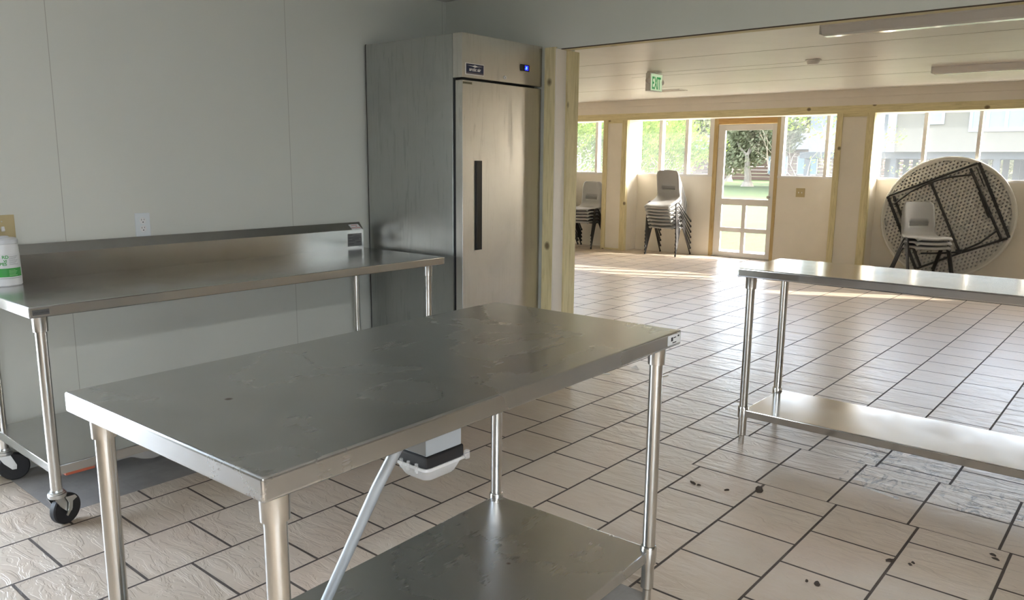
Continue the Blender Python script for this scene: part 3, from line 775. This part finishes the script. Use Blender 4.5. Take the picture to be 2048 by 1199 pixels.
# hollow cells moulded into the underside
bm = bmesh.new(); pt = .046
rows = int(2*R0/(pt*.866))+2
def hexring(cx_, cz_, r_, y, k0=0): return [bm.verts.new((cx_+r_*math.cos(PI/3*k+PI/6), y, cz_+r_*math.sin(PI/3*k+PI/6))) for k in range(6)]
Rt = Matrix.Rotation(.38, 2)
yf = -.002
for i in range(-rows//2, rows//2+1):
    for j in range(-20, 21):
        px = pt*(j+.5*(i % 2)); pz = pt*.866*i
        r_ = math.hypot(px, pz)
        if r_ > R0-.050: continue
        o1 = hexring(px, pz, pt*.5774, yf)
        i1 = hexring(px, pz, pt*.30, yf); i2 = hexring(px, pz, pt*.24, yf+.038)
        for k in range(6):
            bm.faces.new((o1[k], o1[(k+1) % 6], i1[(k+1) % 6], i1[k])); bm.faces.new((i1[k], i1[(k+1) % 6], i2[(k+1) % 6], i2[k]))
        bm.faces.new(i2)
for v in bm.verts:
    q = Rt @ Vector((v.co.x, v.co.z)); v.co.x, v.co.z = q.x, q.y
ns = 72
for k in range(ns):
    a, b_ = 2*PI*k/ns, 2*PI*(k+1)/ns; ra, rb = R0-.052, R0-.024
    vs = [bm.verts.new((r_*math.cos(t_), yf+.0008, r_*math.sin(t_))) for r_, t_ in ((ra, a), (ra, b_), (rb, b_), (rb, a))]; bm.faces.new(vs)
me = bpy.data.meshes.new('table_underside'); bm.to_mesh(me); bm.free(); me.materials.append(plain('white_moulded_underside', (.50, .49, .455), .6))
us = bpy.data.objects.new('table_underside', me); COL.objects.link(us); us.parent = TR
def tp(x, z, y=-.022): return (x, y, z)
m = MB(); m.tube([tp(-.68, .24), tp(.27, .668)], .013, 12); m.build('frame_rail', BLACK_MET, TR)
m = MB(); m.tube([tp(-.235, -.66), tp(.213, -.43), tp(.69, -.215)], .013, 12); m.build('frame_rail', BLACK_MET, TR)
def apron(a, b_, off, name):
    a, b_ = Vector(a), Vector(b_); d = (b_-a); L_ = d.length; u = d/L_; w_ = Vector((-u.y, u.x))
    m = MB(); n_ = 26
    for s0, s1 in ((0, .016),):
        prev = None
        for k in range(n_*2+1):
            p = a+d*(k/(n_*2)); h_ = .030+.007*(k % 2)
            q0 = p+w_*off*.0; q1 = p+w_*off*h_
            cur = [m.bm.verts.new(tp(q0.x, q0.y, -.006)), m.bm.verts.new(tp(q1.x, q1.y, -.006)), m.bm.verts.new(tp(q1.x, q1.y, -.028)), m.bm.verts.new(tp(q0.x, q0.y, -.028))]
            if prev:
                for c_ in range(4): m.bm.faces.new((prev[c_], prev[(c_+1) % 4], cur[(c_+1) % 4], cur[c_]))
            prev = cur
    m.build(name, BLACK_MET, TR, smooth=False)
apron((.270, .668), (.690, -.214), 1, 'wavy_side_rail')
apron((-.680, .239), (-.235, -.66), -1, 'wavy_side_rail')
m = MB(); m.tube([tp(.205, .60, -.035), tp(.632, -.235, -.035)], .016, 12); m.build('folded_leg', BLACK_MET, TR)
m = MB(); m.tube([tp(-.62, .235, -.035), tp(-.20, -.63, -.035)], .016, 12); m.build('folded_leg', BLACK_MET, TR)
m = MB(); m.tube([tp(-.60, .13, -.05), tp(-.42, .30, -.05), tp(-.206, .425, -.05), tp(.0, .49, -.05), tp(.236, .525, -.05)], .011, 12); m.build('leg_brace', BLACK_MET, TR)
m = MB(); m.tube([tp(.59, -.12, -.05), tp(.42, -.29, -.05), tp(.213, -.42, -.05), tp(.0, -.45, -.05), tp(-.21, -.47, -.05)], .011, 12); m.build('leg_brace', BLACK_MET, TR)
m = MB(); m.tube([tp(-.20, .41, -.045), tp(.205, -.40, -.045)], .015, 12); m.build('centre_bar', BLACK_MET, TR)
m = MB(); m.box((-.018, -.058, -.17), (.018, -.046, .17), .004, rot=Matrix.Rotation(.44, 3, 'Y').inverted() if False else Matrix.Rotation(-.445, 3, 'Y'), piv=(0, 0, 0)); lk = m.build('locking_bar', BLACK_MET, TR, loc=(.41, 0, .17))
m = MB(); m.box((-.006, -.052, -.13), (.006, -.040, .13), .002, rot=Matrix.Rotation(-.445, 3, 'Y'), piv=(0, 0, 0)); m.build('locking_bar', BLACK_MET, TR, loc=(.325, 0, .50))
m = MB(); m.box((-.03, -.062, -.02), (.03, -.03, .02), .004); m.build('leg_joint', BLACK_MET, TR, loc=(-.206, 0, .415))
m = MB(); m.box((-.035, -.062, -.022), (.035, -.03, .022), .004); m.build('leg_joint', BLACK_MET, TR, loc=(.205, 0, -.41))

# ------------------------------------------------------------------ ceiling things
def light(x0, y, L, label):
    t = thing('fluorescent_light', label, 'light', (x0, y, DC))
    m = MB(); m.prism([(0, -.085, 0), (0, .085, 0), (0, .085, -.012), (0, .05, -.058), (0, -.05, -.058), (0, -.085, -.012)], (L, 0, 0)); m.build('housing', plain('light_housing', (.72, .69, .66), .35), t, smooth=False)
    m = MB(); m.box((-.006, -.087, -.062), (-.0005, .087, -.0005)); m.box((L+.0005, -.087, -.062), (L+.006, .087, -.0005)); m.build('end_cap', WHITE_PAINT, t, smooth=False)
    m = MB(); m.prism([(.01, -.046, -.0585), (.01, .046, -.0585), (.01, .034, -.070), (.01, -.034, -.070)], (L-.02, 0, 0)); m.build('diffuser', plain('ribbed_diffuser', (.80, .78, .74), .15), t, smooth=False)
light(1.865, 2.62, 2.44, 'long unlit fluorescent fixture on the ceiling nearest the wide opening')
light(1.90, 5.62, 2.44, 'unlit fluorescent fixture on the ceiling farther back near the window wall')
EX = thing('exit_sign', 'white exit sign with green letters and two lamp heads on the ceiling', 'sign', (-.505, 4.22, DC))
MB().box((.0, -.0, -.205), (.055, .255, -.022), .004).build('sign_housing', WHITE_PAINT, EX)
MB().lathe((.03, .128, 0), [(.075, -.0215), (.080, -.012), (.080, -.0005)], 24).build('canopy', WHITE_PAINT, EX)
MB().box((.0551, .014, -.197), (.0575, .243, -.030), .001).build('sign_face', EXIT_BG, EX)
for st_, yy in (('E', .034), ('X', .082), ('I', .138), ('T', .158)):
    text_mesh('sign_letter', st_, .175, EXIT_G, EX, face_x(.0580, yy, -.180), .0006, .003, .50)
for s_ in (-1, 1):
    yy = -.018 if s_ < 0 else .273
    m = MB(); m.lathe((.03, yy-.014 if s_ < 0 else yy-.014, -.105), [(.012, 0), (.026, .004), (.030, .012), (.030, .024), (.024, .028)], 20, 'x')
    m.tube([(.04, yy+(.02 if s_ < 0 else -.02), -.105), (.04, yy-.01*s_, -.105)], .008, 8)
    m.build('lamp_head', plain('lamp_head_%d' % s_, (.55, .51, .48), .4), EX)
SD = thing('smoke_detector', 'small round smoke detector on the dining room ceiling', 'detector', (1.17, 4.36, DC))
MB().lathe((0, 0, 0), [(.072, -.0005), (.072, -.008), (.06, -.011)], 28).build('base_ring', WHITE_PAINT, SD)
MB().lathe((0, 0, 0), [(.058, -.0115), (.057, -.022), (.045, -.040), (.02, -.043)], 28).build('detector_body', WHITE_PAINT, SD)
VE = thing('ceiling_vent', 'dark louvred air vent on the ceiling behind the exit sign', 'vent', (-1.40, 6.36, DC))
m = MB(); m.box((-.19, -.11, -.008), (.19, -.085, -.0005)); m.box((-.19, .085, -.008), (.19, .11, -.0005)); m.box((-.19, -.085, -.008), (-.165, .085, -.0005)); m.box((.165, -.085, -.008), (.19, .085, -.0005)); m.build('vent_frame', WHITE_PAINT, VE, smooth=False)
MB().box((-.165, -.085, -.002), (.165, .085, -.0005)).build('duct', DARKGAP, VE)
m = MB()
for i in range(9): m.prism([(-.165, -.08+i*.019, -.003), (-.165, -.072+i*.019, -.012), (-.165, -.070+i*.019, -.012), (-.165, -.078+i*.019, -.003)], (.33, 0, 0))
m.build('louvres', CREAM_L, VE, smooth=False)

# ------------------------------------------------------------------ litter on the floor
def clump(x, y, sx, sy, seed, label, mat=DIRT, cat='dirt', name='dirt_clump', group=None):
    rnd = random.Random(seed); bm = bmesh.new()
    bmesh.ops.create_icosphere(bm, subdivisions=2, radius=1)
    for v in bm.verts:
        k = 1+rnd.uniform(-.25, .25); v.co = Vector((v.co.x*sx*k, v.co.y*sy*k, max(0, v.co.z*.004*k+.0015)))
    bmesh.ops.rotate(bm, verts=bm.verts, cent=(0, 0, 0), matrix=Matrix.Rotation(rnd.uniform(0, 3), 3, 'Z'))
    me = bpy.data.meshes.new(name); bm.to_mesh(me); bm.free(); me.materials.append(mat)
    o_ = bpy.data.objects.new(name, me); COL.objects.link(o_); o_.location = (x, y, .0002); tag(o_, label, cat, group)
G_ = 'dark crumbs scattered on the tiles right of the centre table'
for i, (x, y, a, b_) in enumerate(((2.375, -.057, .020, .008), (2.405, -.062, .009, .006), (2.522, -.03, .014, .007), (3.095, -.549, .016, .010), (3.06, -.555, .008, .005), (3.237, -.214, .018, .010), (3.305, -.178, .008, .005), (3.30, -.197, .009, .006), (3.513, .079, .012, .008), (3.525, .052, .014, .007))):
    clump(x, y, a, b_, i, 'dark brown crumb of dirt on the beige floor tiles right of the centre table', group=G_)
clump(2.628, .070, .035, .017, 31, 'largest curled dead leaf on the floor near the right table', cat='leaf', name='dead_leaf')
for i, (x, y) in enumerate(((1.399, 1.429), (1.077, 1.206))):
    o_ = MB().box((-.028, -.006, 0), (.028, .006, .004), .001).build('plastic_scrap', SCRAP); o_.location = (x, y, .0005); o_.rotation_euler = (0, 0, 1.3-i*.9); tag(o_, ['white scrap on the floor right of the centre table corner', 'white scrap on the floor left of the centre table far leg'][i], 'scrap')
o_ = MB().tube([(-.03, 0, .006), (0, .008, .012), (.03, 0, .006)], [.004, .016, .004], 10).build('crumpled_film', FILM); o_.location = (1.16, 1.44, 0); tag(o_, 'crumpled clear wrapper on the floor just left of the far right leg', 'wrapper')
m = MB(); m.box((-.075, -.009, .0005), (.075, .009, .004), .0018); m.lathe((.072, 0, 0), [(.012, .0005), (.014, .002), (.012, .0045)], 16)
o_ = m.build('plastic_spoon', FILM); o_.location = (3.04, .391, 0); o_.rotation_euler = (0, 0, -.25); tag(o_, 'clear plastic spoon lying on the tiles under the right table front', 'spoon')

# ------------------------------------------------------------------ outdoors
GZ = -.13
struct(MB().box((-140, KY0-60, GZ-.3), (90, 160, GZ)).build('ground_lawn', GRASS, smooth=False))
struct(MB().box((-9, YW+.14, GZ), (9, YW+1.75, GZ+.045)).build('path_walkway', CONC, smooth=False))
def foliage(m, c, rad, n, size, rnd, flat=.75, shell=.35):
    bm = m.bm
    for _ in range(n):
        while True:
            p = Vector((rnd.uniform(-1, 1), rnd.uniform(-1, 1), rnd.uniform(-1, 1)))
            if shell < p.length <= 1: break
        q = Vector(c)+Vector((p.x*rad[0], p.y*rad[1], p.z*rad[2]))
        a = Vector((rnd.gauss(0, 1), rnd.gauss(0, 1), rnd.gauss(0, 1))).normalized(); b_ = a.orthogonal().normalized(); s_ = size*rnd.uniform(.6, 1.3)
        w_ = a.cross(b_)
        vs = [bm.verts.new(q+b_*s_), bm.verts.new(q+w_*s_*.45), bm.verts.new(q-b_*s_), bm.verts.new(q-w_*s_*.45)]
        bm.faces.new(vs)
def branch(m, p, d, L, r, depth, rnd, ends, spread=.55, lift=.12):
    pts = [p]; rs = [r]; q = p.copy(); dd = d.copy()
    for i in range(4):
        dd = (dd+Vector((rnd.gauss(0, .12), rnd.gauss(0, .12), rnd.gauss(0, .08)+lift*.3))).normalized(); q = q+dd*L/4; pts.append(q.copy()); rs.append(r*(1-.13*(i+1)))
    m.tube(pts, rs, 8 if depth > 2 else 5)
    ends.append(q)
    if depth > 0:
        for _ in range(rnd.choice((2, 3, 3))):
            a = rnd.uniform(0, 2*PI); side = dd.orthogonal().normalized(); side = Matrix.Rotation(a, 3, dd) @ side
            nd = (dd*(1-spread)+side*spread*rnd.uniform(.7, 1.2)+Vector((0, 0, lift))).normalized()
            branch(m, q, nd, L*rnd.uniform(.62, .8), rs[-1]*.75, depth-1, rnd, ends, spread, lift)
def tree(loc, h, r, depth, blobs, nleaf, leafsize, mat, seed, label, crown=1.5, name='tree', cat='tree', spread=.55, group=None, trunks=1, lift=.12):
    rnd = random.Random(seed); t = thing(name, label, cat, loc, 0, group)
    m = MB(); ends = []
    for k in range(trunks):
        d_ = Vector((rnd.uniform(-.15, .15), rnd.uniform(-.15, .15), 1)) if trunks == 1 else Vector((rnd.uniform(-.6, .6), rnd.uniform(-.6, .6), 1))
        if trunks == 1: m.tube([(0, 0, -.1), (0, 0, .08), (0, 0, .3)], [r*1.9, r*1.45, r*1.1], 10)
        branch(m, Vector((rnd.uniform(-.2, .2), rnd.uniform(-.2, .2), 0)) if trunks > 1 else Vector((0, 0, .25)), d_.normalized(), h, r, depth, rnd, ends, spread, lift)
    m.build('trunk', BARK, t)
    if nleaf:
        m = MB(); ends = [e for e in ends if e.z > h*.8]
        for e in (ends if len(ends) < blobs else rnd.sample(ends, blobs)):
            foliage(m, e, (crown, crown, crown*.7), nleaf//blobs, leafsize, rnd, shell=.0)
        m.build('foliage', mat, t, smooth=False)
    return t
tree((-17.7, 46.2, GZ), 1.75, .27, 4, 90, 15000, .15, LEAF_OAK, 5, 'spreading oak tree on the lawn seen through the glazed door', 1.25, spread=.62, lift=.02)
tree((-24.5, 58.0, GZ), 3.2, .22, 3, 30, 3500, .24, LEAF_OAK, 9, 'slimmer tree farther back, left of the oak beyond the glazed door', 1.8, lift=.05)
for i, (x, y, s_) in enumerate(((-7.7, 13.4, 1), (-6.35, 11.6, 2), (-5.5, 12.9, 3), (-6.9, 15.6, 4))):
    tree((x, y, GZ), 1.0, .035, 3, 34, 5400, .046, LEAF_BUSH, 20+i, ['leafy bush outside the leftmost far windows', 'leafy bush between the leftmost windows and the pier', 'leafy bush outside the window left of the stacked chairs', 'leafy bush outside the windows behind the stacked chairs'][i], .5, 'garden_bush', 'bush', group=None, trunks=4, lift=.25)
tree((-1.95, 14.6, GZ), 1.15, .03, 4, 20, 900, .04, LEAF_BUSH, 41, 'sparse bare-branched shrub outside the window right of the door', .45, 'bare_shrub', 'shrub', trunks=5, lift=.2)
for i, (x, y) in enumerate(((-44, 74), (-36, 78), (-28, 80), (-20, 78), (-6.5, 72), (-50, 62), (-6, 60), (-58, 50), (-62, 38), (-40, 36), (-30, 33))):
    rnd = random.Random(60+i); t = thing('distant_tree', 'dense dark tree in the row behind the garden', 'tree', (x, y, GZ), 0, 'trees closing off the garden')
    MB().tube([(0, 0, -.1), (.1, 0, 2), (.2, .1, 5)], [.4, .3, .2], 8).build('trunk', BARK, t)
    m = MB(); foliage(m, (0, 0, 5.0), (4.2, 3.6, 4.8), 2600, .42, rnd, shell=.45); m.build('foliage', LEAF_DARK if i % 2 else LEAF_OAK, t, smooth=False)
# brown cabin behind the oak
CB = thing('brown_cabin', 'low brown timber-sided building behind the oak', 'building', (-26, 66, GZ))
m = MB()
for i in range(9): m.box((-11, -.02*(i % 2), i*.30), (14, .3, i*.30+.27))
m.build('siding', BROWN_SIDING, CB, smooth=False)
m = MB(); m.prism([(-12, -1, 2.7), (-12, 7, 2.7), (-12, 3, 4.2)], (27, 0, 0)); m.build('roof', HOUSE_DK, CB, smooth=False)
for x in (1.6, 4.2): 
    w_ = MB().box((x, -.12, .6), (x+1.6, -.06, 2.1)).build('window', HOUSE_GL, CB, smooth=False)
    MB().box((x-.1, -.10, .5), (x+1.7, -.065, .6)).box((x-.1, -.10, 2.1), (x+1.7, -.065, 2.2)).box((x-.1, -.10, .5), (x, -.065, 2.2)).box((x+1.6, -.10, .5), (x+1.7, -.065, 2.2)).build('window_frame', plain('weathered_trim', (.3, .28, .25), .7), w_, smooth=False)
# raised house on the right
HS = thing('stilt_house', 'pale cream house raised on posts outside the right windows', 'house', (0, 42, GZ))
hb = 2.03-GZ
m = MB(); m.box((-8.05, 0, hb), (16, 9, hb+4.5)); m.build('wall', HOUSE, HS, smooth=False)
m = MB(); m.box((-13, 1.8, hb), (-8.06, 9, hb+4.5)); m.build('side_wing', plain('grey_cladding', (.15, .155, .16), .7), HS, smooth=False)
MB().box((-8.25, -.12, hb), (-7.85, -.001, hb+4.5)).build('corner_board', HOUSE_W, HS, smooth=False)
def hwin(x0, x1, z0, z1, mull, yy=0):
    f = MB(); T_ = .14
    f.box((x0-T_, yy-.08, z0-T_), (x1+T_, yy-.002, z0)); f.box((x0-T_, yy-.08, z1), (x1+T_, yy-.002, z1+T_)); f.box((x0-T_, yy-.08, z0), (x0, yy-.002, z1)); f.box((x1, yy-.08, z0), (x1+T_, yy-.002, z1))
    for a in mull: f.box((a-.08, yy-.08, z0), (a+.08, yy-.002, z1))
    w_ = f.build('window', HOUSE_W, HS, smooth=False)
    MB().box((x0, yy-.03, z0), (x1, yy-.004, z1)).build('pane', HOUSE_GL, w_, smooth=False)
hwin(-6.35, -5.75, 3.55-GZ, 4.35-GZ, [])
hwin(-4.35, -1.25, 3.15-GZ, 4.35-GZ, [-3.7, -2.9, -2.1])
m = MB()
for i in range(5): m.box((-10.9+i*.22, 1.70, 3.0-GZ), (-10.78+i*.22, 1.79, 4.3-GZ))
m.build('shutter', HOUSE_W, HS, smooth=False)
m = MB(); m.prism([(-13.6, -1, hb+4.5), (-13.6, 10, hb+4.5), (-13.6, 4.5, hb+6.8)], (30.5, 0, 0)); m.build('roof', HOUSE_DK, HS, smooth=False)
MB().box((-13, .4, hb-.35), (16, 8.9, hb-.001)).build('floor_beam', HOUSE_DK, HS, smooth=False)
for x in (-12.6, -10.4, -8, -5.6, -3.2, -.8, 1.6, 4, 8, 12, 15.5):
    for y in (.5, 8.6): MB().box((x-.14, y, 0), (x+.14, y+.28, hb-.35)).build('post', HOUSE_DK, HS, smooth=False)
m = MB()
for i in range(56): m.box((-12.6+i*.5, 5.0, 0), (-12.3+i*.5, 5.06, hb-.35))
m.build('slat_screen', HOUSE_DK, HS, smooth=False)

# ------------------------------------------------------------------ added fill lamps, unseen behind the camera, to brighten the kitchen
FILL_GLOW = emit('fill_light_glow', (.96, .98, 1.0), 14.0)
for i, (x, y) in enumerate(((4.7, -5.1), (4.7, -3.7))):
    t = thing('added_fill_light', 'added fill lamp on the ceiling, unseen behind the viewpoint', 'light', (x, y, KC), 0, 'added kitchen fill lamps')
    MB().box((-.10, 0, -.05), (.10, 1.2, -.0005), .003).build('housing', WHITE_PAINT, t)
    MB().box((-.085, .02, -.065), (.085, 1.18, -.0505), .003).build('diffuser', FILL_GLOW, t)

# ------------------------------------------------------------------ daylight
sdir = Vector((-1.86, -1.0, -.66)).normalized()
sl = bpy.data.lights.new('sun', 'SUN'); sl.energy = 5.5; sl.angle = math.radians(.6); sl.color = (1.0, .93, .80)
so = bpy.data.objects.new('sun', sl); COL.objects.link(so); so.rotation_euler = sdir.to_track_quat('-Z', 'Y').to_euler(); so.location = (20, 20, 12)
wd = bpy.data.worlds.new('sky'); scn.world = wd; wd.use_nodes = True; nt = wd.node_tree
for n in list(nt.nodes): nt.nodes.remove(n)
wo = nt.nodes.new('ShaderNodeOutputWorld'); bg = nt.nodes.new('ShaderNodeBackground')
sky = nt.nodes.new('ShaderNodeTexSky'); sky.sky_type = 'NISHITA'; sky.sun_disc = False
sky.sun_elevation = math.radians(30); sky.sun_rotation = math.radians(62); sky.air_density = 1.0; sky.dust_density = 2.0
hsv = nt.nodes.new('ShaderNodeHueSaturation'); hsv.inputs['Saturation'].default_value = .55
nt.links.new(sky.outputs[0], hsv.inputs['Color']); nt.links.new(hsv.outputs[0], bg.inputs[0]); bg.inputs[1].default_value = .70
nt.links.new(bg.outputs[0], wo.inputs[0])

vs = scn.view_settings; vs.view_transform = 'Standard'; vs.look = 'None'; vs.gamma = 1; vs.use_curve_mapping = False; vs.exposure = 2.42
scn.cycles.max_bounces = 12; scn.cycles.diffuse_bounces = 8; scn.cycles.transparent_max_bounces = 16
scn.cycles.sample_clamp_indirect = 8
